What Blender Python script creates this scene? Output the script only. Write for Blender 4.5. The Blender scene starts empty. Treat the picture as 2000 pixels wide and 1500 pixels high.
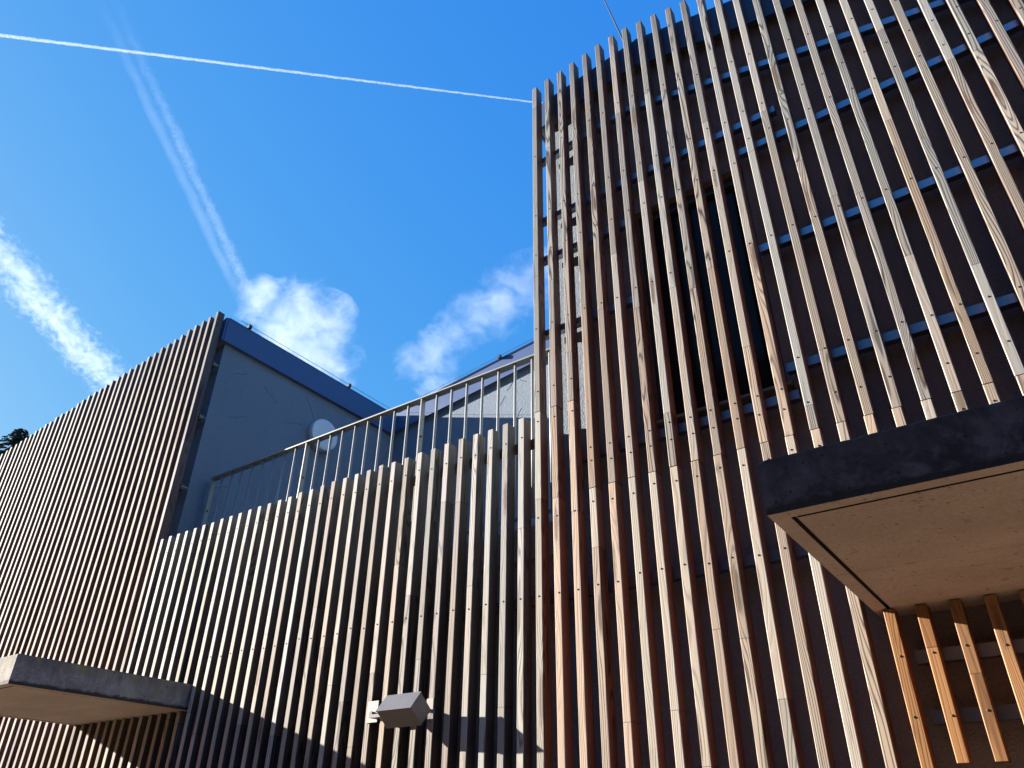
import bpy, bmesh, math, random
from mathutils import Vector, Matrix
random.seed(7)
S = bpy.context.scene
COL = S.collection

# ------------------------------------------------------------------ camera, sky, sun, exposure
CAM = Vector((0, -3.0728, 1.6))
cd = bpy.data.cameras.new('camera'); cam = bpy.data.objects.new('camera', cd); COL.objects.link(cam)
cr, cu, cf = Vector((.81411, .58063, .00992)), Vector((.2976, -.43183, .85144)), Vector((-.49866, .69021, .52435))
cam.matrix_world = Matrix(((cr.x, cu.x, -cf.x, CAM.x), (cr.y, cu.y, -cf.y, CAM.y), (cr.z, cu.z, -cf.z, CAM.z), (0, 0, 0, 1)))
cd.sensor_width = 36; cd.lens = 36 * 1471.2 / 2000
cd.clip_start = .05; cd.clip_end = 60000
S.camera = cam
SUN = Vector((1, .285, -.32)).normalized()          # the way the light travels
EXPO = 2.05
W = bpy.data.worlds.new('World'); S.world = W; W.use_nodes = True
wn, wl = W.node_tree.nodes, W.node_tree.links
bg = wn['Background']; bg.inputs[1].default_value = .1
sky = wn.new('ShaderNodeTexSky'); sky.sky_type = 'NISHITA'; sky.sun_disc = False
sky.sun_elevation = math.radians(17.1); sky.sun_rotation = math.radians(-105.9)
sky.ozone_density = 5; sky.dust_density = .5
sep = wn.new('ShaderNodeSeparateColor'); com = wn.new('ShaderNodeCombineColor')
wl.new(sky.outputs[0], sep.inputs[0])
k = 1 / (2 ** EXPO * .1)
for i, (ref, val, gam) in enumerate(((.418, .047, 1.25), (.912, .287, .6), (2.03, .85, .12))):   # colour grade of the sky
    a = wn.new('ShaderNodeMath'); a.operation = 'MULTIPLY'; a.inputs[1].default_value = 1 / ref
    b = wn.new('ShaderNodeMath'); b.operation = 'POWER'; b.inputs[1].default_value = gam
    c = wn.new('ShaderNodeMath'); c.operation = 'MULTIPLY'; c.inputs[1].default_value = val * k
    wl.new(sep.outputs[i], a.inputs[0]); wl.new(a.outputs[0], b.inputs[0]); wl.new(b.outputs[0], c.inputs[0]); wl.new(c.outputs[0], com.inputs[i])
wl.new(com.outputs[0], bg.inputs[0])
sd = bpy.data.lights.new('sun', 'SUN'); sd.energy = 5; sd.angle = math.radians(.53); sd.color = (1, .895, .77)
sun = bpy.data.objects.new('sun', sd); COL.objects.link(sun); sun.location = (-20, -6, 12)
sun.rotation_euler = SUN.to_track_quat('-Z', 'Y').to_euler()
S.view_settings.view_transform = 'Standard'; S.view_settings.look = 'None'
S.view_settings.exposure = EXPO; S.view_settings.gamma = 1; S.view_settings.use_curve_mapping = False
S.render.engine = 'CYCLES'
cy = S.cycles
cy.max_bounces = 8; cy.diffuse_bounces = 5; cy.glossy_bounces = 3; cy.transparent_max_bounces = 8; cy.volume_bounces = 1
cy.use_denoising = True; cy.volume_max_steps = 256; cy.caustics_reflective = False; cy.caustics_refractive = False

# ------------------------------------------------------------------ helpers
class MB:
    """collects shapes and links them as one mesh object"""
    def __init__(s): s.v = []; s.f = []; s.m = []; s.mi = 0
    def add(s, vs, fs):
        n = len(s.v); s.v += [tuple(v) for v in vs]; s.f += [tuple(i + n for i in f) for f in fs]; s.m += [s.mi] * len(fs)
    def box(s, x0, x1, y0, y1, z0, z1):
        vs = [(x, y, z) for z in (z0, z1) for y in (y0, y1) for x in (x0, x1)]
        s.add(vs, [(0, 2, 3, 1), (4, 5, 7, 6), (0, 1, 5, 4), (2, 6, 7, 3), (0, 4, 6, 2), (1, 3, 7, 5)])
    def prism_xz(s, prof, y0, y1):                   # profile of (x, z), extruded along y
        n = len(prof); s.add([(x, y0, z) for x, z in prof] + [(x, y1, z) for x, z in prof],
            [tuple(range(n)), tuple(range(2 * n - 1, n - 1, -1))] + [(i, i + n, (i + 1) % n + n, (i + 1) % n) for i in range(n)])
    def prism_yz(s, prof, x0, x1):
        n = len(prof); s.add([(x0, y, z) for y, z in prof] + [(x1, y, z) for y, z in prof],
            [tuple(range(n)), tuple(range(2 * n - 1, n - 1, -1))] + [(i, i + n, (i + 1) % n + n, (i + 1) % n) for i in range(n)])
    def tube(s, pts, rad, seg=8, caps=True):
        pts = [Vector(p) for p in pts]; rad = rad if isinstance(rad, (list, tuple)) else [rad] * len(pts)
        rings = []
        for i, p in enumerate(pts):
            d = (pts[min(i + 1, len(pts) - 1)] - pts[max(i - 1, 0)]).normalized()
            a = d.orthogonal().normalized(); b = d.cross(a)
            rings.append([p + (a * math.cos(t) + b * math.sin(t)) * rad[i] for t in [2 * math.pi * j / seg for j in range(seg)]])
        vs = [v for r in rings for v in r]; fs = []
        for i in range(len(pts) - 1):
            for j in range(seg):
                fs.append((i * seg + j, i * seg + (j + 1) % seg, (i + 1) * seg + (j + 1) % seg, (i + 1) * seg + j))
        if caps: fs += [tuple(range(seg - 1, -1, -1)), tuple((len(pts) - 1) * seg + j for j in range(seg))]
        s.add(vs, fs)
    def build(s, name, mats, parent=None, smooth=False, bevel=0, fix=True):
        me = bpy.data.meshes.new(name); me.from_pydata(s.v, [], s.f)
        for m in (mats if isinstance(mats, (list, tuple)) else [mats]): me.materials.append(m)
        me.polygons.foreach_set('material_index', s.m)
        if smooth: me.polygons.foreach_set('use_smooth', [True] * len(s.f))
        if fix or bevel:
            bm = bmesh.new(); bm.from_mesh(me)
            bmesh.ops.recalc_face_normals(bm, faces=bm.faces)
            if bevel:
                es = [e for e in bm.edges if len(e.link_faces) == 2 and e.calc_face_angle(0) > .6]
                bmesh.ops.bevel(bm, geom=es, offset=bevel, segments=2, profile=.6, affect='EDGES', clamp_overlap=True)
            bm.to_mesh(me); bm.free()
        o = bpy.data.objects.new(name, me); COL.objects.link(o)
        if parent: o.parent = parent
        return o

def tag(o, label=None, cat=None, group=None, kind=None):
    if label: o['label'] = label
    if cat: o['category'] = cat
    if group: o['group'] = group
    if kind: o['kind'] = kind
    return o
def thing(name, label, cat, group=None):
    o = bpy.data.objects.new(name, None); COL.objects.link(o); o.empty_display_size = .2
    return tag(o, label, cat, group)

# ------------------------------------------------------------------ material helpers
class NT:
    def __init__(s, name):
        s.mat = bpy.data.materials.new(name); s.mat.use_nodes = True
        s.n = s.mat.node_tree.nodes; s.l = s.mat.node_tree.links
        s.b = s.n['Principled BSDF']
    def new(s, t, **kw):
        x = s.n.new('ShaderNode' + t)
        for a, v in kw.items(): setattr(x, a, v)
        return x
    def link(s, a, b): s.l.new(a, b)
    def put(s, sock, v):
        if hasattr(v, 'is_output'): s.l.new(v, sock)
        elif v is not None: sock.default_value = v
    def math(s, op, a, b=None, c=None, clamp=False):
        x = s.new('Math', operation=op, use_clamp=clamp)
        for i, v in enumerate((a, b, c)):
            if v is not None: s.put(x.inputs[i], v)
        return x.outputs[0]
    def vmath(s, op, a, b=None, scale=None):
        x = s.new('VectorMath', operation=op); s.put(x.inputs[0], a)
        if b is not None: s.put(x.inputs[1], b)
        if scale is not None: s.put(x.inputs['Scale'], scale)
        return x.outputs['Value'] if op in ('DISTANCE', 'LENGTH', 'DOT_PRODUCT') else x.outputs[0]
    def noise(s, vec, scale, detail=3, rough=.5, dist=0):
        x = s.new('TexNoise'); s.put(x.inputs['Vector'], vec); x.inputs['Scale'].default_value = scale
        x.inputs['Detail'].default_value = detail; x.inputs['Roughness'].default_value = rough; x.inputs['Distortion'].default_value = dist
        return x.outputs['Fac']
    def step(s, v, lo, hi):
        x = s.new('MapRange', interpolation_type='SMOOTHSTEP'); s.put(x.inputs[0], v)
        s.put(x.inputs[1], lo); s.put(x.inputs[2], hi); return x.outputs[0]
    def mix(s, f, a, b, mode='MIX'):
        x = s.new('Mix', data_type='RGBA', blend_type=mode); s.put(x.inputs[0], f)
        for i, v in ((6, a), (7, b)):
            if isinstance(v, tuple) and len(v) == 3: v = (*v, 1)
            s.put(x.inputs[i], v)
        return x.outputs[2]
    def bump(s, h, strength, dist):
        x = s.new('Bump'); s.put(x.inputs['Height'], h); x.inputs['Strength'].default_value = strength; x.inputs['Distance'].default_value = dist
        s.link(x.outputs[0], s.b.inputs['Normal'])
    def coords(s, which='Object'): return s.new('TexCoord').outputs[which]
    def pos(s): return s.new('NewGeometry').outputs['Position']

def wood(name, warm, grey, side, sidegrey, z0=3.2, z1=6.6, bias=0., lines=.55, spec=.35, rough=.55, topdark=.7):
    """larch batten: weathered front, fresher flanks, cathedral grain, knots, finger joints"""
    t = NT(name); co = t.coords(); rnd = t.new('ObjectInfo').outputs['Random']
    sx = t.new('SeparateXYZ'); t.link(co, sx.inputs[0]); x, y, z = sx.outputs
    off = t.new('CombineXYZ'); t.put(off.inputs[0], t.math('MULTIPLY', rnd, 37.)); t.put(off.inputs[1], t.math('MULTIPLY', rnd, 91.)); t.put(off.inputs[2], t.math('MULTIPLY', rnd, 57.))
    r2 = t.math('FRACT', t.math('MULTIPLY', rnd, 7.77)); r3 = t.math('FRACT', t.math('MULTIPLY', rnd, 23.3)); r4 = t.math('FRACT', t.math('MULTIPLY', rnd, 51.9))
    # finger-jointed lengths: each carries its own tone
    zz = t.math('ADD', t.math('MULTIPLY', z, .62), t.math('MULTIPLY', rnd, 17.3))
    seg = t.math('FLOOR', zz)
    wno = t.new('TexWhiteNoise', noise_dimensions='2D'); cv = t.new('CombineXYZ'); t.put(cv.inputs[0], seg); t.put(cv.inputs[1], t.math('MULTIPLY', rnd, 100.)); t.link(cv.outputs[0], wno.inputs[0])
    s1 = wno.outputs['Value']; sc = t.new('SeparateColor'); t.link(wno.outputs['Color'], sc.inputs[0]); s2, s3 = sc.outputs[1], sc.outputs[2]
    fr = t.math('FRACT', zz); joint = t.math('LESS_THAN', fr, .0022)
    # knots
    kv = t.vmath('MULTIPLY', t.vmath('ADD', co, off.outputs[0]), (12., 12., 1.5))
    vo = t.new('TexVoronoi'); t.link(kv, vo.inputs['Vector']); vo.inputs['Scale'].default_value = 1
    kd = t.math('ADD', vo.outputs['Distance'], t.math('MULTIPLY', t.math('SUBTRACT', t.noise(t.vmath('MULTIPLY', co, (90., 90., 30.)), 1., 2), .5), .12))
    knot = t.math('SUBTRACT', 1., t.step(kd, .13, .23)); halo = t.math('SUBTRACT', 1., t.step(vo.outputs['Distance'], .1, .55))
    # grain lines
    gv = t.vmath('MULTIPLY', t.vmath('ADD', co, off.outputs[0]), (11., 11., .75))
    gv2 = t.vmath('ADD', gv, t.vmath('SCALE', off.outputs[0], scale=s2))
    n1 = t.noise(gv2, 1., 2.5, .42)
    ring = t.math('ADD', t.math('MULTIPLY', x, t.math('MULTIPLY_ADD', s3, 700., 150.)), t.math('MULTIPLY', n1, t.math('MULTIPLY_ADD', s1, 75., 22.)))
    ring = t.math('ADD', ring, t.math('MULTIPLY', halo, 16.))
    sn = t.math('MULTIPLY_ADD', t.math('SINE', ring), .5, .5)
    ln = t.math('POWER', sn, 3.2)
    amt = t.math('MULTIPLY', t.step(t.math('FRACT', t.math('ADD', s1, r3)), .05, .8), lines)
    fine = t.noise(t.vmath('MULTIPLY', t.vmath('ADD', co, off.outputs[0]), (420., 420., 5.)), 1., 2, .6)
    blotch = t.noise(t.vmath('MULTIPLY', t.vmath('ADD', co, off.outputs[0]), (14., 14., 1.6)), 1., 3, .55)
    # weathering with height on the wall, individual for each length
    wz = t.new('SeparateXYZ'); t.link(t.pos(), wz.inputs[0])
    th = t.step(wz.outputs[2], z0, z1)
    g = t.math('ADD', t.math('ADD', t.math('MULTIPLY', th, .75), t.math('MULTIPLY', t.math('SUBTRACT', t.math('MULTIPLY_ADD', r4, .6, t.math('MULTIPLY', s2, .4)), .5), 1.5)), t.math('MULTIPLY', t.math('SUBTRACT', blotch, .5), 1.1))
    g = t.math('ADD', g, .22 + bias, clamp=True)
    front = t.mix(g, warm, grey)
    pink = t.mix(r2, (1.0, .86, .76), (.93, 1.0, .95)); front = t.mix(.55, front, pink, 'MULTIPLY')
    tops = t.step(t.math('MULTIPLY', z, -1.), .42, .05)            # the last half metre below a rained-on top end
    front = t.mix(t.math('MULTIPLY', t.math('MULTIPLY', tops, th), topdark), front, (.17, .165, .16))
    flank = t.mix(t.math('ADD', t.math('MULTIPLY', th, .6), t.math('MULTIPLY', tops, .5), clamp=True), side, sidegrey)
    nrm = t.new('SeparateXYZ'); t.link(t.new('NewGeometry').outputs['True Normal'], nrm.inputs[0])
    isf = t.math('GREATER_THAN', t.math('ABSOLUTE', nrm.outputs[1]), .5)
    base = t.mix(isf, flank, front)
    tone = t.math('MULTIPLY', t.math('MULTIPLY_ADD', s1, .34, .80), t.math('MULTIPLY_ADD', r3, .26, .86))
    tone = t.math('MULTIPLY', tone, t.math('MULTIPLY_ADD', fine, .36, .82))
    tone = t.math('MULTIPLY', tone, t.math('SUBTRACT', 1., t.math('MULTIPLY', t.step(t.noise(t.vmath('MULTIPLY', t.vmath('ADD', co, off.outputs[0]), (60., 60., 5.)), 1., 4, .6), .56, .72), .30)))
    tone = t.math('MULTIPLY', tone, t.math('SUBTRACT', 1., t.math('MULTIPLY', ln, amt)))
    tone = t.math('MULTIPLY', tone, t.math('SUBTRACT', 1., t.math('MULTIPLY', joint, .55)))
    tc = t.new('CombineColor'); [t.put(tc.inputs[i], tone) for i in range(3)]
    col = t.mix(1., base, tc.outputs[0], 'MULTIPLY')
    col = t.mix(t.math('MULTIPLY', knot, .75), col, (.10, .062, .04))
    t.put(t.b.inputs['Base Color'], col); t.b.inputs['Roughness'].default_value = rough
    t.b.inputs['Specular IOR Level'].default_value = spec
    t.bump(t.math('SUBTRACT', t.math('MULTIPLY', fine, .6), ln), .35, .0008)
    return t.mat

def plain(name, col, rough=.6, metal=0., var=.08, scale=8., spec=.5):
    t = NT(name); n = t.noise(t.coords(), scale, 4, .6)
    v = t.math('MULTIPLY_ADD', n, 2 * var, 1 - var); cc = t.new('CombineColor'); [t.put(cc.inputs[i], v) for i in range(3)]
    t.put(t.b.inputs['Base Color'], t.mix(1., col, cc.outputs[0], 'MULTIPLY'))
    t.put(t.b.inputs['Roughness'], t.math('MULTIPLY_ADD', n, .16, rough - .08)); t.b.inputs['Metallic'].default_value = metal
    t.b.inputs['Specular IOR Level'].default_value = spec
    return t.mat

def plaster(name, col):
    t = NT(name); co = t.coords()
    a = t.noise(co, 110., 3, .65); b = t.noise(co, 1.3, 4, .6)
    st = t.noise(t.vmath('MULTIPLY', co, (3., 3., .35)), 1., 3)
    v = t.math('ADD', t.math('MULTIPLY_ADD', a, .8, .43), t.math('ADD', t.math('MULTIPLY', b, .24), t.math('MULTIPLY', st, .12)))
    cc = t.new('CombineColor'); [t.put(cc.inputs[i], v) for i in range(3)]
    t.put(t.b.inputs['Base Color'], t.mix(1., col, cc.outputs[0], 'MULTIPLY')); t.b.inputs['Roughness'].default_value = .9
    t.bump(t.math('ADD', a, t.math('MULTIPLY', t.noise(co, 28., 4, .6), .8)), .8, .005); return t.mat

def concrete(name, col, dark, soff, ztop, zbot, lichen=0.):
    """cast concrete: mottled faces, run-off streaks, air pores, board marks and a lighter, warmer underside"""
    t = NT(name); p = t.pos(); sp = t.new('SeparateXYZ'); t.link(p, sp.inputs[0])
    big = t.noise(p, 5.5, 6, .68, .6); fine = t.noise(p, 95., 3, .65); mid = t.noise(p, 24., 4, .65)
    nz = t.new('SeparateXYZ'); t.link(t.new('NewGeometry').outputs['True Normal'], nz.inputs[0])
    vert = t.math('LESS_THAN', t.math('ABSOLUTE', nz.outputs[2]), .5); down = t.math('LESS_THAN', nz.outputs[2], -.5)
    c = t.mix(t.step(big, .38, .62), dark, col)
    c = t.mix(t.math('MULTIPLY', t.step(mid, .5, .72), .5), c, tuple(x * 1.35 for x in col))
    stk = t.noise(t.vmath('MULTIPLY', p, (20., 20., 2.2)), 1., 3, .6)
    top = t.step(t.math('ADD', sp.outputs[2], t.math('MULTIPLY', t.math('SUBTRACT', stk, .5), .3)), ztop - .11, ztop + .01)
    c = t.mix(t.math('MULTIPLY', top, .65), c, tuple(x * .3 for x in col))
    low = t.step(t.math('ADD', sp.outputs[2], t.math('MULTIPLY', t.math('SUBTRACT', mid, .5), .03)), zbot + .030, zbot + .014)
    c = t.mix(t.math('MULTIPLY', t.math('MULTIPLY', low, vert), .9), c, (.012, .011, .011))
    if lichen:
        c = t.mix(t.math('MULTIPLY', t.step(t.noise(p, 7., 4, .6), .48, .6), t.math('MULTIPLY', top, lichen)), c, (.20, .22, .09))
    sb = t.noise(t.vmath('MULTIPLY', p, (1.6, 2.6, 1.)), 1., 5, .68)
    so = t.mix(t.step(sb, .33, .68), tuple(x * .84 for x in soff), tuple(x * 1.08 for x in soff))
    spot = t.step(t.noise(p, 17., 2, .5), .66, .72); so = t.mix(t.math('MULTIPLY', spot, .45), so, tuple(x * .4 for x in soff))
    wob = t.math('ADD', sp.outputs[1], t.math('MULTIPLY', t.math('SUBTRACT', t.noise(p, 5., 3), .5), .012))
    for yl in (-.50, -.36):
        ln = t.math('LESS_THAN', t.math('ABSOLUTE', t.math('SUBTRACT', wob, yl)), .0022)
        so = t.mix(t.math('MULTIPLY', t.math('MULTIPLY', ln, t.step(mid, .35, .6)), .6), so, tuple(x * .3 for x in soff))
    c = t.mix(down, c, so)
    vo = t.new('TexVoronoi'); t.link(p, vo.inputs['Vector']); vo.inputs['Scale'].default_value = 42
    vs = t.new('SeparateColor'); t.link(vo.outputs['Color'], vs.inputs[0])
    pore = t.math('MULTIPLY', t.math('LESS_THAN', vo.outputs['Distance'], t.math('MULTIPLY', vs.outputs[0], .24)), t.math('GREATER_THAN', vs.outputs[1], .35))
    c = t.mix(t.math('MULTIPLY', pore, t.math('MULTIPLY_ADD', down, -.35, .85)), c, (.008, .008, .008))
    v = t.math('MULTIPLY_ADD', fine, .7, .65); cc = t.new('CombineColor'); [t.put(cc.inputs[i], v) for i in range(3)]
    t.put(t.b.inputs['Base Color'], t.mix(1., c, cc.outputs[0], 'MULTIPLY')); t.b.inputs['Roughness'].default_value = .88
    t.bump(t.math('SUBTRACT', t.math('MULTIPLY', fine, .5), pore), .6, .004); return t.mat

M = {}
M['wood_tower'] = wood('larch_tower', (.37, .285, .225), (.295, .305, .305), (.22, .11, .075), (.14, .12, .12), lines=.85, bias=.27)
M['wood_low'] = wood('larch_tower_lower', (.42, .325, .26), (.375, .365, .335), (.225, .105, .068), (.16, .12, .105), bias=.2, lines=.75)
M['wood_fresh'] = wood('larch_sheltered', (.30, .15, .06), (.30, .20, .12), (.26, .09, .03), (.26, .10, .045), bias=-.1, lines=.5)
M['wood_parapet'] = wood('larch_parapet', (.40, .355, .31), (.42, .43, .44), (.085, .068, .062), (.18, .175, .155), z0=2., z1=3.9, bias=.16, lines=.7, topdark=0., spec=.2, rough=.7)
M['wood_block'] = wood('larch_far_block', (.42, .395, .375), (.255, .265, .29), (.15, .085, .065), (.12, .12, .14), z0=2.8, z1=5.8, bias=.05, lines=.5, topdark=.5, spec=.16, rough=.75)
M['batten'] = plain('galvanised_batten', (.32, .32, .36), .33, 1., .03, 3)
M['batten_wood'] = plain('dark_batten', (.10, .075, .06), .7, 0, .2, 20)
M['plaster'] = plaster('grey_render', (.175, .225, .285))
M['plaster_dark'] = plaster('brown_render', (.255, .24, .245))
M['fascia'] = plain('sheet_metal', (.06, .112, .25), .45, .0, .08, 3., .3)
M['roof'] = plain('roof_sheet', (.17, .17, .18), .6, .2)
M['steel'] = plain('galvanised_steel', (.25, .27, .27), .5, .15, .15, 40)
M['steel_dark'] = plain('dark_steel', (.05, .05, .055), .5, .4)
M['screw'] = plain('screw_head', (.05, .045, .045), .6, .3)
M['glass'] = plain('window_glass', (.022, .02, .02), .1, 0, .02, 2., .09)
M['frame'] = plain('window_frame', (.05, .055, .065), .4)
M['lampglass'] = plain('opal_glass', (.75, .78, .82), .35)
M['lamprim'] = plain('lamp_rim', (.45, .46, .48), .5)
M['lampbody'] = plain('grey_lamp_paint', (.14, .145, .165), .38, .1, .05, 12)
M['lampplate'] = plain('lamp_plate', (.2, .2, .205), .5, .2)
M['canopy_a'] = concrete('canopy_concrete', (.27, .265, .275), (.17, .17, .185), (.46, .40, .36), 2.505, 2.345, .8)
M['canopy_b'] = concrete('canopy_concrete_stained_shaded', (.085, .087, .10), (.014, .014, .018), (.46, .40, .36), 2.525, 2.365)  # stains, plus the shade on the front face put into the dark tones
M['crack'] = plain('crack_line', (.05, .05, .055), .9)
M['bark'] = plain('bark', (.09, .065, .05), .9, 0, .3, 12)

def leafmat(name, a, b):
    t = NT(name); r = t.noise(t.coords(), 6., 2)
    t.put(t.b.inputs['Base Color'], t.mix(r, a, b)); t.b.inputs['Roughness'].default_value = .6
    return t.mat
M['needle'] = leafmat('needles', (.035, .055, .05), (.08, .10, .085))
M['leaf'] = leafmat('leaves', (.03, .06, .02), (.06, .11, .03))
gt = NT('grass'); gp = gt.pos()
gt.put(gt.b.inputs['Base Color'], gt.mix(gt.noise(gp, 1.2, 5, .6), (.022, .034, .014), (.05, .06, .025))); gt.b.inputs['Roughness'].default_value = .95
pv = NT('paving'); gp = pv.pos(); bt = pv.new('TexBrick'); pv.link(gp, bt.inputs['Vector']); bt.inputs['Scale'].default_value = 4
bt.inputs['Color1'].default_value = (.24, .145, .095, 1); bt.inputs['Color2'].default_value = (.30, .195, .14, 1); bt.inputs['Mortar'].default_value = (.16, .12, .1, 1); bt.inputs['Mortar Size'].default_value = .015
pv.put(pv.b.inputs['Base Color'], bt.outputs[0]); pv.b.inputs['Roughness'].default_value = .95

# ------------------------------------------------------------------ ground
def sheet(name, x0, x1, y0, y1, z, mat, n):
    g = MB(); g.add([(x0 + (x1 - x0) * i / n, y0 + (y1 - y0) * j / n, z) for j in range(n + 1) for i in range(n + 1)],
        [(j * (n + 1) + i, j * (n + 1) + i + 1, (j + 1) * (n + 1) + i + 1, (j + 1) * (n + 1) + i) for j in range(n) for i in range(n)])
    return tag(g.build(name, mat), kind='structure')
sheet('ground', -900, 900, -900, 900, 0, gt.mat, 14)
sheet('pavement', -7.2, -4.2, -5.2, .14, .004, pv.mat, 8)
sheet('pavement', -1.3, 1.7, -5.2, .14, .004, pv.mat, 8)

# ------------------------------------------------------------------ building
XW, YW, YR, XT = -5.73, .15, 2.505, -2.02          # block side wall, front walls, rear wall, tower edge
XA, ZA = -1.24, 6.52                                 # roof apex
def rz(x): return 5.94 + .13 * (x + 5.7) if x > -5.7 else 5.94 + .10 * (x + 5.7)
def rzb(x): return 5.985 + .125 * (x + 5.68)          # rear wing edge
def rzr(x): return ZA - .25 * (x - XA)
bld = thing('building', 'grey rendered building with dark metal roof edge behind the timber slat screens', 'building')
FH = .255
b = MB(); b.prism_xz([(-15, .0), (XW, .0), (XW, rz(XW) - FH + .02), (-15, rz(-15) - FH + .02)], YW, 9)
b.build('wall', M['plaster'], bld)
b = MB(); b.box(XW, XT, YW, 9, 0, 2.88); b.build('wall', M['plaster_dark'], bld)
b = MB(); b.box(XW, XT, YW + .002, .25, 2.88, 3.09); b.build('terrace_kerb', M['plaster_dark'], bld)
b = MB(); b.box(XW, XT, .13, YW, 2.90, 2.925); b.build('drip_flashing', M['steel'], bld)
b = MB(); b.prism_xz([(XW, 2.88), (XT, 2.88), (XT, rzb(XT) - FH + .02), (XW, rzb(XW) - FH + .02)], YR, 9)
b.build('wall', M['plaster'], bld)
# tower: a rendered corner strip, then dark wall with the window opening
WX0, WX1, WZ0, WZ1 = -1.40, -.715, 3.47, 4.965
XS = -1.74
b = MB(); b.prism_xz([(XT, 0), (XS, 0), (XS, rz(XS) - FH + .02), (XT, rz(XT) - FH + .02)], YW, 9); o = b.build('wall', M['plaster'], bld)
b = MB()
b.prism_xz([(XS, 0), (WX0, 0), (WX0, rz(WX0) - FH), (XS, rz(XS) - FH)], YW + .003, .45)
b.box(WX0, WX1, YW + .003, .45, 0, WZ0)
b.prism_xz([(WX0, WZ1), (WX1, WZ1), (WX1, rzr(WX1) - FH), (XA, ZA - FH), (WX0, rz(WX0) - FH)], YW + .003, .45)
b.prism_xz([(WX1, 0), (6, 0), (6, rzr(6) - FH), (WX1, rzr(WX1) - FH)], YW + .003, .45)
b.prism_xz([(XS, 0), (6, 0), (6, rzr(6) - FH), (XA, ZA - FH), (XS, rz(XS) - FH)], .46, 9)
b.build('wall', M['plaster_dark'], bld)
win = MB()
for (x0, x1, z0, z1) in ((WX0, WX0 + .06, WZ0, WZ1), (WX1 - .06, WX1, WZ0, WZ1), (WX0 + .06, WX1 - .06, WZ0, WZ0 + .06), (WX0 + .06, WX1 - .06, WZ1 - .06, WZ1)):
    win.box(x0, x1, .20, .26, z0, z1)
win = win.build('window', M['frame'], bld)
b = MB(); b.box(WX0 + .06, WX1 - .06, .23, .245, WZ0 + .06, WZ1 - .06); b.build('pane', M['glass'], win)
b = MB(); b.box(WX0 - .03, WX1 + .03, .10, .198, WZ0 - .016, WZ0 - .002); b.build('sill', M['steel'], win)
# roofs
def roof(xs, zf, y0, y1, th=.25):
    b = MB(); top = [(x, zf(x)) for x in xs]; bot = [(x, zf(x) - th) for x in reversed(xs)]
    b.prism_xz(top + bot, y0, y1); return b.build('roof', M['roof'], bld)
roof([-15, -5.705], rz, .105, 9.1); roof([-5.70, XT - .07], rzb, YR - .03, 9.1)
roof([XT - .06, XA], rz, .115, 9.1); roof([XA + .001, 6], rzr, .115, 9.1)
def fascia(xs, zf, y, th=.018, h=FH):
    b = MB(); b.prism_xz([(x, zf(x) + .006) for x in xs] + [(x, zf(x) - h) for x in reversed(xs)], y - th, y); return b.build('fascia', M['fascia'], bld)
fascia([-15, -5.69], rz, .10)
b = MB(); b.box(-5.703, -5.682, .1005, 2.454, rz(-5.69) - FH, rz(-5.69) + .006); b.build('fascia', M['fascia'], bld)
fascia([-5.6815, XT - .07], rzb, YR - .032)
fascia([XT - .065, XA - .002], rz, .11); fascia([XA, 6], rzr, .108, h=.28)
b = MB(); b.prism_xz([(XT - .08, rz(XT) - .27), (XT - .066, rz(XT) - .27), (XT - .066, rz(XT) + .006), (XT - .08, rz(XT) + .006)], .092, 8); b.build('fascia', M['fascia'], bld)
# cap strips along the edges of the sheet metal
def strip(p0, p1, w=.012):
    b = MB(); b.tube([p0, p1], w, 6); b.build('edge_bead', M['fascia'], bld)
strip((-5.69, .1, rz(-5.69) + .004), (-5.69, 2.4, rz(-5.69) + .004)); strip((-5.66, YR - .05, rzb(-5.66) + .004), (XT - .1, YR - .05, rzb(XT - .1) + .004))
strip((XA, .10, ZA + .004), (5.9, .10, rzr(5.9) + .004))
# hairline cracks in the render
def crack(pts, side):
    b = MB()
    for p, q in zip(pts, pts[1:]):
        p, q = Vector(p), Vector(q); d = (q - p).normalized(); n = Vector((1, 0, 0)) if side else Vector((0, -1, 0)); w = d.cross(n) * .0019
        o1, o2 = n * .0005, n * .0018
        vs = [p + w + o1, p - w + o1, q - w * .6 + o1, q + w * .6 + o1, p + w + o2, p - w + o2, q - w * .6 + o2, q + w * .6 + o2]
        b.add(vs, [(3, 2, 1, 0), (4, 5, 6, 7), (0, 1, 5, 4), (1, 2, 6, 5), (2, 3, 7, 6), (3, 0, 4, 7)])
    b.build('crack', M['crack'], bld)
rc = random.Random(3)
def crackline(a, c, side, n=5, j=.012):
    a, c = Vector(a), Vector(c); pts = []
    for i in range(n + 1):
        p = a.lerp(c, i / n); q = j if 0 < i < n else 0
        p += Vector((0 if side else rc.uniform(-q, q), rc.uniform(-q, q) if side else 0, rc.uniform(-q, q))); pts.append(p)
    crack(pts, side)
for a, c in (((XW, .66, 5.47), (XW, .86, 5.36)), ((XW, 1.17, 5.62), (XW, 1.33, 5.40)), ((XW, 1.0, 5.22), (XW, 1.2, 5.27)), ((XW, .37, 4.98), (XW, .50, 5.06)),
             ((XW, .30, 5.42), (XW, .45, 5.50)), ((XW, .36, 4.28), (XW, .52, 4.33))): crackline(a, c, True)
for a, c in (((-4.1, YR, 5.78), (-3.96, YR, 5.93)), ((-3.93, YR, 5.86), (-3.84, YR, 5.80)), ((-4.18, YR, 5.62), (-4.12, YR, 5.72)), ((-4.42, YR, 5.55), (-4.30, YR, 5.50)), ((-3.97, YR, 5.40), (-3.90, YR, 5.50))): crackline(a, c, False)
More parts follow.
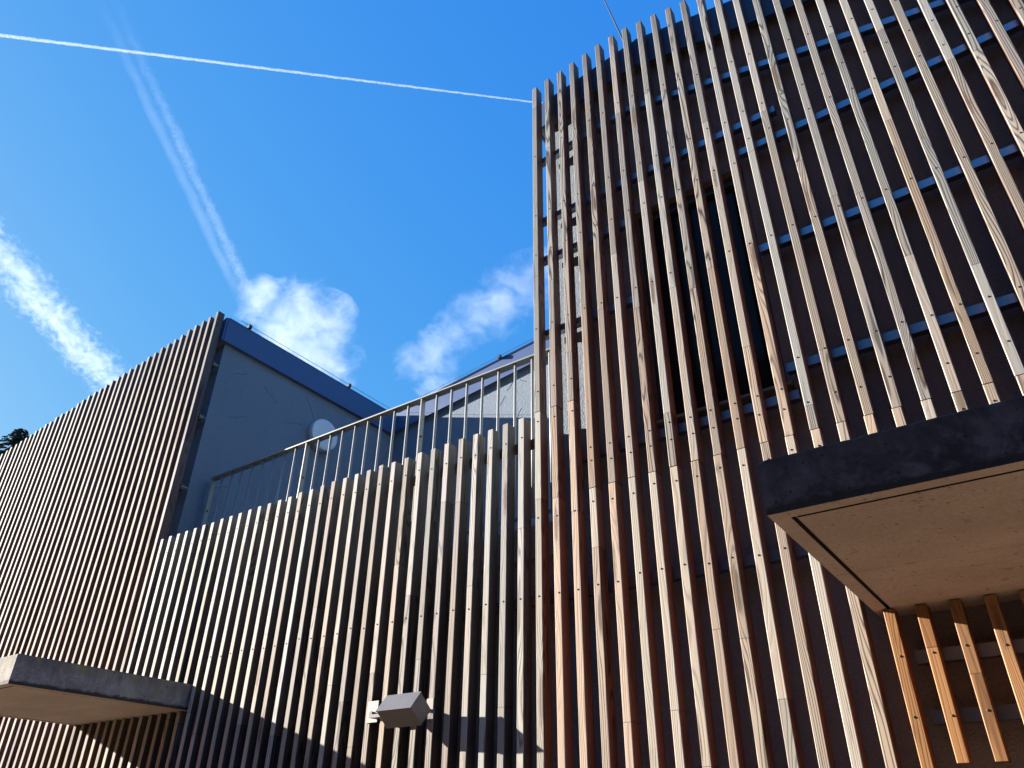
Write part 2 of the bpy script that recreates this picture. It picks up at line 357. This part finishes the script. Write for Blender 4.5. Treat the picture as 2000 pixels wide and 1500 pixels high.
# lightning conductor on the roof edges
def wire(p0, p1, clamps):
    b = MB(); b.tube([p0, p1], .0024, 6); w = b.build('lightning_wire', M['steel_dark'], bld)
    p0, p1 = Vector(p0), Vector(p1)
    for t in clamps:
        p = p0.lerp(p1, t); b = MB(); b.box(p.x - .014, p.x + .014, p.y - .018, p.y + .018, p.z - .034, p.z + .008); b.build('wire_clamp', M['steel_dark'], w)
wire((-5.672, .22, 5.985), (-5.672, 2.40, 5.985), (.05, .67)); wire((-5.5, 2.43, rzb(-5.5) + .028), (-2.2, 2.43, rzb(-2.2) + .028), (.02, .41, .9))

# lightning rod standing on the tower roof
b = MB(); b.tube([(-2.14, 1.5, 9.97), (-1.86, 1.45, 8.55), (-1.60, 1.4, 6.5)], [.006, .009, .011], 8)
tag(b.build('lightning_rod', M['steel_dark'], smooth=True), 'thin leaning metal rod rising from the roof behind the tall slats into the sky', 'lightning rod')

# the house across the yard, behind the photographer
opp = thing('house', 'long brown rendered house across the yard, opposite the slatted facade', 'house')
M['opp'] = plaster('brown_house_render', (.16, .105, .08))
b = MB(); b.box(-24, 34, -24, -13, 0, 12); b.build('wall', M['opp'], opp)
b = MB(); b.prism_yz([(-12.4, 11.9), (-18.5, 15.1), (-24.6, 11.9), (-24.6, 11.65), (-18.5, 14.85), (-12.4, 11.65)], -24.6, 34.6); b.build('roof', M['roof'], opp)
for fl in (1.1, 3.9, 6.7, 9.5):
    for q in range(17):
        x = -22 + 3.3 * q
        b = MB(); b.box(x, x + 1.3, -13.0005, -12.97, fl, fl + 1.5); w = b.build('window', M['lampplate'], opp)
        b = MB(); b.box(x + .08, x + 1.22, -12.9695, -12.96, fl + .08, fl + 1.42); b.build('pane', M['glass'], w)

# ------------------------------------------------------------------ timber slats
SW, SD, CH = .0388, .072, .0028
def slat_mesh(h, w=SW, d=SD):
    """origin at the top front left corner, chamfered long edges, slightly bowed"""
    prof = [(CH, 0), (w - CH, 0), (w, CH), (w, d - CH), (w - CH, d), (CH, d), (0, d - CH), (0, CH)]
    n = max(1, int(h / .7)); vs = []; fs = []
    ph = random.random() * 6; am = random.uniform(0, .0014)
    for i in range(n + 1):
        z = -h * i / n; o = am * math.sin(ph + 2.1 * z)
        vs += [(x + o, y, z) for x, y in prof]
    for i in range(n):
        for j in range(8): fs.append((i * 8 + j, (i + 1) * 8 + j, (i + 1) * 8 + (j + 1) % 8, i * 8 + (j + 1) % 8))
    fs += [tuple(range(8)), tuple(n * 8 + j for j in range(7, -1, -1))]
    me = bpy.data.meshes.new('slat'); me.from_pydata(vs, [], fs); return me
bm = bmesh.new()
prof = [(.0044, 0), (.0042, -.0014), (.0028, -.0026), (.001, -.003)]
rings = [[bm.verts.new((r * math.cos(2 * math.pi * j / 10), y, r * math.sin(2 * math.pi * j / 10))) for j in range(10)] for r, y in prof]
for a, c in zip(rings, rings[1:]):
    for j in range(10): bm.faces.new((a[j], a[(j + 1) % 10], c[(j + 1) % 10], c[j]))
bm.faces.new(rings[-1]); bmesh.ops.recalc_face_normals(bm, faces=bm.faces)
screw_me = bpy.data.meshes.new('screw'); bm.to_mesh(screw_me); bm.free(); screw_me.materials.append(M['screw'])

def slat(parent, x, ztop, zbot, mat, screws=(), jit=.0012):
    me = slat_mesh(ztop - zbot); me.materials.append(mat)
    o = bpy.data.objects.new('slat', me); COL.objects.link(o); o.parent = parent
    o.location = (x + random.uniform(-jit, jit), random.uniform(-jit, jit), ztop)
    for z in screws:
        if zbot + .02 < z < ztop - .02:
            s = bpy.data.objects.new('screw', screw_me); COL.objects.link(s); s.parent = o
            s.location = (SW / 2 + random.uniform(-.005, .005), 0, z - ztop + random.uniform(-.012, .012))
    return o
def batten(parent, x0, x1, z, z2=None, mat='batten', h=.045, y0=.0735, y1=.112):
    z2 = z if z2 is None else z2
    b = MB(); b.prism_xz([(x0, z - h / 2), (x1, z2 - h / 2), (x1, z2 + h / 2), (x0, z + h / 2)], y0, y1)
    return b.build('batten', M[mat], parent)
X0 = -2.1722
def xi(i): return X0 + .11 * i
CAN_A = (-6.22, -4.83, 2.345, 2.505); CAN_B = (-.555, .845, 2.365, 2.525)
def in_canopy(x, c): return c[0] - SW - .004 < x < c[1] + .004

tow = thing('slat_screen', 'tall screen of grey to tan timber slats covering the tower at the right', 'slat screen', 'timber slat screens on the facade')
def ttop(i): return 6.59 + (.0125 * (i - 7.5) if i < 7.5 else -.021 * (i - 7.5))
SCR = [5.2, 4.855, 4.265, 3.375]; SCRR = [5.2, 4.99, 4.265, 3.525]
for i in range(1, 39):
    x = xi(i); jz = 3.69 if i <= 3 else 3.148
    b1 = (5.77 + .0135 * (i - 1)) if i < 7.5 else 5.84 - .0265 * (i - 7.5)
    scr = [b1] + (SCR if i < 13.5 else SCRR)
    slat(tow, x, ttop(i) + random.uniform(-.004, .004), jz, M['wood_tower'], scr + [jz + .14])
    low = 1.85 if 16 <= i <= 23 else .25
    if in_canopy(x, CAN_B):
        slat(tow, x, jz - .004, CAN_B[3] + .003, M['wood_low'], [jz - .09, 2.66])
        slat(tow, x, CAN_B[2] - .003, low, M['wood_fresh'], [2.2, 2.0, 1.2])
    else:
        slat(tow, x, jz - .004, low, M['wood_low'], [jz - .075, 3.05 if jz > 3.4 else 9, 2.66, 1.6])
batten(tow, xi(.9), xi(7.6), 5.77, 5.845); batten(tow, xi(7.62), xi(38.8), 5.835, 5.835 - .258 * .11 * 31.2)
batten(tow, xi(.9), xi(15.6), 5.2)
batten(tow, xi(.9), xi(6.9), 4.855); batten(tow, xi(13.4), xi(38.8), 4.99)
batten(tow, xi(.9), xi(6.9), 4.265); batten(tow, xi(13.4), xi(38.8), 4.265)
batten(tow, xi(13.45), xi(38.8), 3.525); batten(tow, xi(2.9), xi(13.75), 3.375)
batten(tow, xi(.6), xi(38.8), 2.66); batten(tow, xi(15.55), xi(25), 2.2); batten(tow, xi(15.55), xi(25), 2.0); batten(tow, xi(.6), xi(15.3), 1.6)

par = thing('slat_screen', 'low screen of sunlit pale timber slats in front of the terrace railing', 'slat screen', 'timber slat screens on the facade')
for k in range(33):
    x = X0 - .1094 * k; zt = 3.677 + random.uniform(-.004, .004)
    sc = [3.55, 2.66, 1.6] if k < 24 else [3.55]
    if in_canopy(x, CAN_A):
        slat(par, x, zt, CAN_A[3] + .003, M['wood_parapet'], sc); slat(par, x, CAN_A[2] - .003, .25, M['wood_parapet'])
    else: slat(par, x, zt, .25, M['wood_parapet'], sc)
for z in (3.55, 2.66, 1.6): batten(par, -5.69, X0 + .125 if z > 3 else X0 + .06, z, mat='batten_wood')

blk = thing('slat_screen', 'timber slat screen with sloping top covering the far block at the left', 'slat screen', 'timber slat screens on the facade')
for k in range(47):
    x = -5.765 - .11 * k; zt = 5.985 - .0103 * k + random.uniform(-.008, .008)
    if in_canopy(x, CAN_A):
        slat(blk, x, zt, CAN_A[3] + .003, M['wood_block'], jit=.003); slat(blk, x, CAN_A[2] - .003, .25, M['wood_block'], jit=.003)
    else: slat(blk, x, zt, .25, M['wood_block'], jit=.003)
for z in (5.42, 4.86, 4.18, 3.5, 2.8, 1.6): batten(blk, -11, -5.715, z, mat='batten_wood')
for z in (5.42, 4.86, 4.18):
    b = MB(); b.box(-5.7145, -5.709, .074, .132, z - .004, z + .004); b.build('bracket', M['steel'], blk)

# ------------------------------------------------------------------ terrace railing
rail = thing('railing', 'galvanised steel terrace railing with thin upright bars behind the low slats', 'railing')
YB = .30; P = .1345; RX0 = -5.652
b = MB(); b.box(RX0 - .02, XT - .003, YB - .002, YB + .058, 4.321, 4.331); b.build('top_rail', M['steel'], rail)
b = MB(); b.box(RX0 - .02, XT - .003, YB - .002, YB + .038, 3.225, 3.236); b.build('bottom_rail', M['steel'], rail)
for k in range(27):
    x = RX0 + P * k
    if k % 9 == 0:
        b = MB(); b.box(x - .005, x + .005, YB + .001, YB + .041, 2.98, 4.3208); o = b.build('post', M['steel'], rail, bevel=.001)
        b = MB(); b.tube([(x + .004, YB + .02, 4.02), (x + .012, YB + .02, 4.02)], .008, 10); b.build('bolt', M['steel_dark'], o)
    else:
        b = MB(); b.tube([(x, YB + .018, 3.2362), (x, YB + .018, 4.3208)], .0092, 10); b.build('baluster', M['steel'], rail, smooth=True)

# round wall lamp
wlm = thing('wall_lamp', 'round white opal lamp fixed to the shaded blue-grey side wall above the railing', 'wall lamp')
def disc(y, z, x0, x1, prof, name, mat, parent):
    b = MB(); n = 40; vs = []; fs = []
    for (x, r) in prof: vs += [(x, y + r * math.cos(2 * math.pi * j / n), z + r * math.sin(2 * math.pi * j / n)) for j in range(n)]
    for i in range(len(prof) - 1):
        for j in range(n): fs.append((i * n + j, i * n + (j + 1) % n, (i + 1) * n + (j + 1) % n, (i + 1) * n + j))
    fs += [tuple(range(n)), tuple((len(prof) - 1) * n + j for j in range(n))]
    b.add(vs, fs); return b.build(name, mat, parent)
LY, LZ = 1.43, 5.235
disc(LY, LZ, 0, 0, [(XW + .001, .168), (XW + .045, .168), (XW + .047, .16)], 'rim', M['lamprim'], wlm)
disc(LY, LZ, 0, 0, [(XW + .0475, .172), (XW + .085, .172), (XW + .094, .165), (XW + .098, .150), (XW + .100, .08)], 'shade', M['lampglass'], wlm)

# floodlight on the low screen
fl = thing('floodlight', 'grey box floodlight tilted on two side plates, screwed to the pale slats', 'floodlight')
FX0, FX1 = -2.896, -2.668
prof = [(-.115, 2.25), (-.182, 2.17), (-.098, 2.10), (-.03, 2.178)]
b = MB(); b.prism_yz(prof, FX0, FX1); body = b.build('housing', M['lampbody'], fl, bevel=.003)
e = Vector((-.067, -.08)).normalized()
b = MB(); b.prism_yz([(-.1815, 2.1665), (-.1865, 2.1695), (-.1165, 2.2525), (-.1115, 2.2495)], FX0 - .002, FX1 + .002); b.build('visor', M['lampbody'], body)
for x0, x1, z0, z1 in ((-3.138, -3.062, 2.152, 2.258), (-2.724, -2.680, 2.176, 2.238)):
    b = MB(); b.box(x0, x1, -.005, -.0005, z0, z1); b.build('plate', M['lampplate'], fl, bevel=.001)
for x0, x1 in ((-3.07, FX0 - .001), (FX1 + .001, -2.684)):
    b = MB(); b.box(x0, x1, -.06, -.0055, 2.166, 2.182); b.build('arm', M['lampbody'], fl)
b = MB(); b.tube([(-3.09, -.005, 2.192), (-3.09, -.03, 2.192)], .012, 10); b.build('knob', M['steel_dark'], fl)
b = MB(); b.tube([(FX0, -.105, 2.175), (-2.925, -.105, 2.175)], .017, 12); b.build('knob', M['steel_dark'], fl)

# ------------------------------------------------------------------ concrete canopies
def canopy(c, yf, label, mat):
    x0, x1, z0, z1 = c; t = thing('canopy', label, 'canopy', 'concrete canopies over the entrances')
    rw, gr = .048, .014; yb = YW - .003; rr = random.Random(int(-x0 * 100))
    # slab with slightly broken arrises along the top edges
    b = MB(); n = 60; vs = []; fs = []
    xs = [x0 + (x1 - x0) * i / n for i in range(n + 1)]
    for x in xs:
        k = max(0, rr.gauss(0, .0035)); q = max(0, rr.gauss(0, .003))
        if rr.random() < .06: k += rr.uniform(.004, .012); q += rr.uniform(.002, .008)
        vs += [(x, yb, z0 + .02), (x, yf, z0 + .02), (x, yf, z1 - .004 - k), (x, yf + .004 + q, z1), (x, yb, z1)]
    for i in range(n):
        for j in range(5): fs.append((i * 5 + j, i * 5 + (j + 1) % 5, (i + 1) * 5 + (j + 1) % 5, (i + 1) * 5 + j))
    fs += [tuple(range(4, -1, -1)), tuple(n * 5 + j for j in range(5))]
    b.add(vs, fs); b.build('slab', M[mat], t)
    b = MB()
    b.box(x0, x1, yf, yf + rw, z0, z0 + .0198); b.box(x0, x0 + rw, yf + rw + .0002, yb, z0, z0 + .0198); b.box(x1 - rw, x1, yf + rw + .0002, yb, z0, z0 + .0198)
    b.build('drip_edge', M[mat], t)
    b = MB(); b.box(x0 + rw + gr, x1 - rw - gr, yf + rw + gr, yb, z0 + .001, z0 + .0198)
    b.build('soffit', M[mat], t)
    return t
canopy(CAN_A, -1.105, 'pale concrete canopy slab with sunlit greenish front edge below the far block', 'canopy_a')
canopy(CAN_B, -1.13, 'stained concrete canopy slab, shade in its dark colour, in front of the tall tower slats', 'canopy_b')

# ------------------------------------------------------------------ trees
def conifer(loc, H):
    t = thing('conifer_tree', 'dark spruce tip showing above the far end of the sloping slat tops', 'tree'); t.location = loc
    rr = random.Random(5)
    b = MB(); b.tube([(0, 0, 0), (.05, 0, H * .5), (0, 0, H)], [.28, .16, .015], 8); b.build('trunk', M['bark'], t)
    b = MB(); z = 2.2
    while z < H - .1:
        R_ = min(3.4, .38 + (H - z) * .5)
        n = 5 + int(R_ * 2.2)
        for i in range(n):
            a = 2 * math.pi * (i + rr.random()) / n; L = R_ * rr.uniform(.65, 1.1); dirv = Vector((math.cos(a), math.sin(a), 0)); sd = Vector((-dirv.y, dirv.x, 0))
            m = 4 + int(L * 7)
            for j in range(m):
                s = (j + .5) / m; c = dirv * (L * s) + Vector((0, 0, z + L * (.25 * s - .62 * s * s) + rr.uniform(-.05, .05)))
                for q in (-1, 1):
                    w = (.10 + .20 * L * .25 * (1 - s * .6)); tip = c + sd * q * w * rr.uniform(.7, 1.4) + dirv * w * rr.uniform(.3, 1) + Vector((0, 0, -w * rr.uniform(.1, .6)))
                    h = .05 + .02 * L
                    b.add([c - dirv * h, c + dirv * h + Vector((0, 0, .03)), tip + Vector((0, 0, .02))], [(0, 1, 2)])
                    b.add([c - dirv * h + Vector((0, 0, .06)), tip, c + dirv * h - Vector((0, 0, .05))], [(0, 1, 2)])
        z += .16 + .14 * (H - z) / H
    b.build('crown', M['needle'], t, fix=False); return t
conifer((-36.6, 8.8, 0), 17.95)
def added_shade_tree(loc, zc, R_):
    t = thing('added_shade_tree', 'added unseen tree with a small round crown that shades the dark canopy front', 'tree'); t.location = loc
    rr = random.Random(9); b = MB(); b.tube([(0, 0, 0), (.03, .02, zc * .5), (0, 0, zc)], [.06, .05, .03], 8)
    for i in range(7):
        a = i * .9; b.tube([(0, 0, zc - .25), (.3 * math.cos(a), .3 * math.sin(a), zc + .1)], [.018, .006], 5)
    b.build('trunk', M['bark'], t)
    b = MB()
    for i in range(3400):
        d = Vector((rr.gauss(0, 1), rr.gauss(0, 1), rr.gauss(0, 1))).normalized(); p = d * R_ * rr.random() ** .4 + Vector((0, 0, zc))
        u = Vector((rr.gauss(0, 1), rr.gauss(0, 1), rr.gauss(0, 1))).normalized() * .04; v = u.orthogonal().normalized() * .028
        b.add([p - u, p + v, p + u, p - v], [(0, 1, 2, 3)])
    b.build('crown', M['leaf'], t, fix=False)
added_shade_tree((-9.3, -4.0, 0), 5.27, .48)  # added out of view so its crown shades the dark canopy's front

# ------------------------------------------------------------------ clouds and vapour trails (real volumes, kilometres away)
def pt(u, v, z):                                     # a point of the sky seen in direction (u, v) at height z
    d = cr * ((u - 1000) / 1471.2) - cu * ((v - 750) / 1471.2) + cf
    return CAM + d * ((z - 1.6) / d.z)
def vol_mat(name, dens_fn, sigma, step):
    m = bpy.data.materials.new(name); m.use_nodes = True
    t = NT.__new__(NT); t.mat = m; t.n = m.node_tree.nodes; t.l = m.node_tree.links
    out = t.n['Material Output']; t.n.remove(t.n['Principled BSDF'])
    vs = t.new('VolumePrincipled'); vs.inputs['Color'].default_value = (.80, .90, 1, 1); vs.inputs['Anisotropy'].default_value = .1
    d = t.math('MULTIPLY', dens_fn(t), sigma); t.link(d, vs.inputs['Density']); t.link(vs.outputs[0], out.inputs['Volume'])
    m.cycles.volume_step_rate = step
    return m
def cloud(center_px, lobes, z, label, sigma, seed, soft=1.0):
    c = pt(*center_px, z); px = (c - CAM).length / 1471.2
    L = [(Vector(((a - center_px[0]) * px, -(b - center_px[1]) * px, e * px)), r * px) for a, b, r, e in lobes]
    def F(p): return max(1 - (p - q).length / r for q, r in L)
    me = bpy.data.meshes.new('cloud'); bm = bmesh.new(); bmesh.ops.create_icosphere(bm, subdivisions=5, radius=1)
    big = max(q.length + r for q, r in L)
    for v in bm.verts:
        d = v.co.normalized(); s = big
        while s > px * 5 and F(d * s) < .02: s -= px * 2.5
        v.co = d * s
    bm.to_mesh(me); bm.free()
    def dens(t):
        co = t.coords(); f = None
        w = t.new('TexNoise'); t.put(w.inputs['Vector'], co); w.inputs['Scale'].default_value = 1 / (60 * px); w.inputs['Detail'].default_value = 6
        co2 = t.vmath('ADD', co, t.vmath('SCALE', t.vmath('SUBTRACT', w.outputs['Color'], (.5, .5, .5)), scale=130 * px))
        for q, r in L:
            k_ = t.math('SUBTRACT', 1., t.math('DIVIDE', t.vmath('DISTANCE', co2, tuple(q)), r))
            f = k_ if f is None else t.math('SMOOTH_MAX', f, k_, .35)
        n = t.noise(t.vmath('ADD', t.vmath('MULTIPLY', co2, (.55, 1.25, 1.)), (seed * px * 100, 0, 0)), 1 / (42 * px), 8, .68)
        v = t.math('ADD', t.math('MULTIPLY', f, 1.1 * soft), t.math('MULTIPLY', t.math('SUBTRACT', n, .56), 3.2))
        return t.math('MINIMUM', t.math('MAXIMUM', v, 0.), 1.2)
    me.materials.append(vol_mat('cloud_vapour', dens, sigma / px, .25))
    o = bpy.data.objects.new('cloud', me); COL.objects.link(o)
    o.matrix_world = Matrix(((cr.x, cu.x, cf.x, c.x), (cr.y, cu.y, cf.y, c.y), (cr.z, cu.z, cf.z, c.z), (0, 0, 0, 1)))
    return tag(o, label, 'cloud', 'small clouds low in the sky')
cloud((600, 650), [(515, 597, 62, 0), (590, 605, 75, 10), (640, 630, 68, -10), (565, 650, 75, 0), (640, 690, 72, 10), (665, 710, 50, 0), (600, 700, 70, -15)], 1500,
      'small white cloud just above the dark roof edge of the far block', .0095, 1, 1.)
cloud((905, 650), [(805, 715, 52, 0), (845, 690, 56, 10), (885, 655, 58, 0), (930, 615, 62, -10), (975, 580, 66, 0), (1020, 550, 70, 10), (1065, 540, 66, 0), (850, 745, 50, 0), (985, 625, 46, 0)], 1500,
      'faint drawn-out white cloud slanting up towards the first tall slats', .0050, 4, .9)

def trail(name, p0, p1, rad0, rad1, sigma, lump, thr, amp, stretch, parent=None, fade=None, seed=0, wob=.7):
    p0, p1 = Vector(p0), Vector(p1); ax = (p1 - p0); Ln = ax.length; ax.normalize()
    vd = ((p0 + p1) / 2 - CAM).normalized(); sx = ax.cross(vd).normalized(); sy = ax.cross(sx)
    b = MB(); n = 60; rr = random.Random(seed)
    rads = [rad0 + (rad1 - rad0) * i / n for i in range(n + 1)]
    b.tube([(0, 0, Ln * i / n) for i in range(n + 1)], [r * (1.0 if 0 < i < n else .6) for i, r in enumerate(rads)], 14)
    me_o = b.build(name, [], parent); R0, R1 = rad0, rad1
    def dens(t):
        co0 = t.coords(); w = t.new('TexNoise'); t.put(w.inputs['Vector'], t.vmath('MULTIPLY', co0, (.6, .6, .6))); w.inputs['Scale'].default_value = 1 / (lump * 5); w.inputs['Detail'].default_value = 4
        co = t.vmath('ADD', co0, t.vmath('SCALE', t.vmath('SUBTRACT', w.outputs['Color'], (.5, .5, .5)), scale=wob * (R0 + R1)))
        s = t.new('SeparateXYZ'); t.link(co, s.inputs[0])
        tz = t.math('DIVIDE', s.outputs[2], Ln)
        rad = t.math('MULTIPLY_ADD', tz, R1 - R0, R0)
        cxy = t.new('CombineXYZ'); t.link(s.outputs[0], cxy.inputs[0]); t.link(s.outputs[1], cxy.inputs[1])
        q = t.math('SUBTRACT', 1., t.math('DIVIDE', t.vmath('LENGTH', cxy.outputs[0]), rad))
        n1 = t.noise(t.vmath('ADD', t.vmath('MULTIPLY', co, (1., 1., stretch)), (seed * 911., 0, 0)), 1 / lump, 5, .6)
        n2 = t.noise(t.vmath('MULTIPLY', co, (1., 1., 1.)), 1 / (lump * 9), 2, .5)
        v = t.math('ADD', t.math('MULTIPLY', q, 1.6), t.math('MULTIPLY', t.math('SUBTRACT', n1, thr), amp))
        v = t.math('MINIMUM', t.math('MAXIMUM', v, 0.), 1.)
        v = t.math('MULTIPLY', v, t.math('MULTIPLY_ADD', n2, .9, .55))
        if fade: v = t.math('MULTIPLY', v, t.math('MULTIPLY', t.step(tz, fade[0], fade[1]), t.step(tz, fade[3], fade[2])))
        return v
    me_o.data.materials.append(vol_mat(name + '_vapour', dens, sigma, .012))
    mw = Matrix(((sx.x, sy.x, ax.x, p0.x), (sx.y, sy.y, ax.y, p0.y), (sx.z, sy.z, ax.z, p0.z), (0, 0, 0, 1)))
    me_o.matrix_world = mw
    return me_o
Hc = 9000
o = trail('contrail', pt(-150, 50, Hc), pt(1095, 206, Hc), 28, 15, .018, 20, .5, 2.4, .6, seed=1, wob=.5)
tag(o, 'thin bright vapour trail crossing the upper left sky nearly level', 'contrail', 'vapour trails in the sky')
ct = thing('contrail', 'faint double vapour trail running steeply down to the small white cloud', 'contrail', 'vapour trails in the sky')
trail('strand', pt(165, -60, Hc), pt(476, 600, Hc), 85, 120, .00034, 70, .45, 1.3, .3, ct, (0., .35, .8, 1.), seed=2)
trail('strand', pt(196, -60, Hc), pt(494, 590, Hc), 95, 165, .00058, 46, .60, 3.6, 1., ct, (0., .45, .88, 1.), seed=3)
o = trail('contrail', pt(-90, 400, 2500), pt(262, 795, 2500), 140, 160, .0033, 40, .62, 5.5, .8, None, (-.1, 0., .75, 1.), seed=4)
tag(o, 'broad fluffy white vapour trail at the left edge above the slat tops', 'contrail', 'vapour trails in the sky')
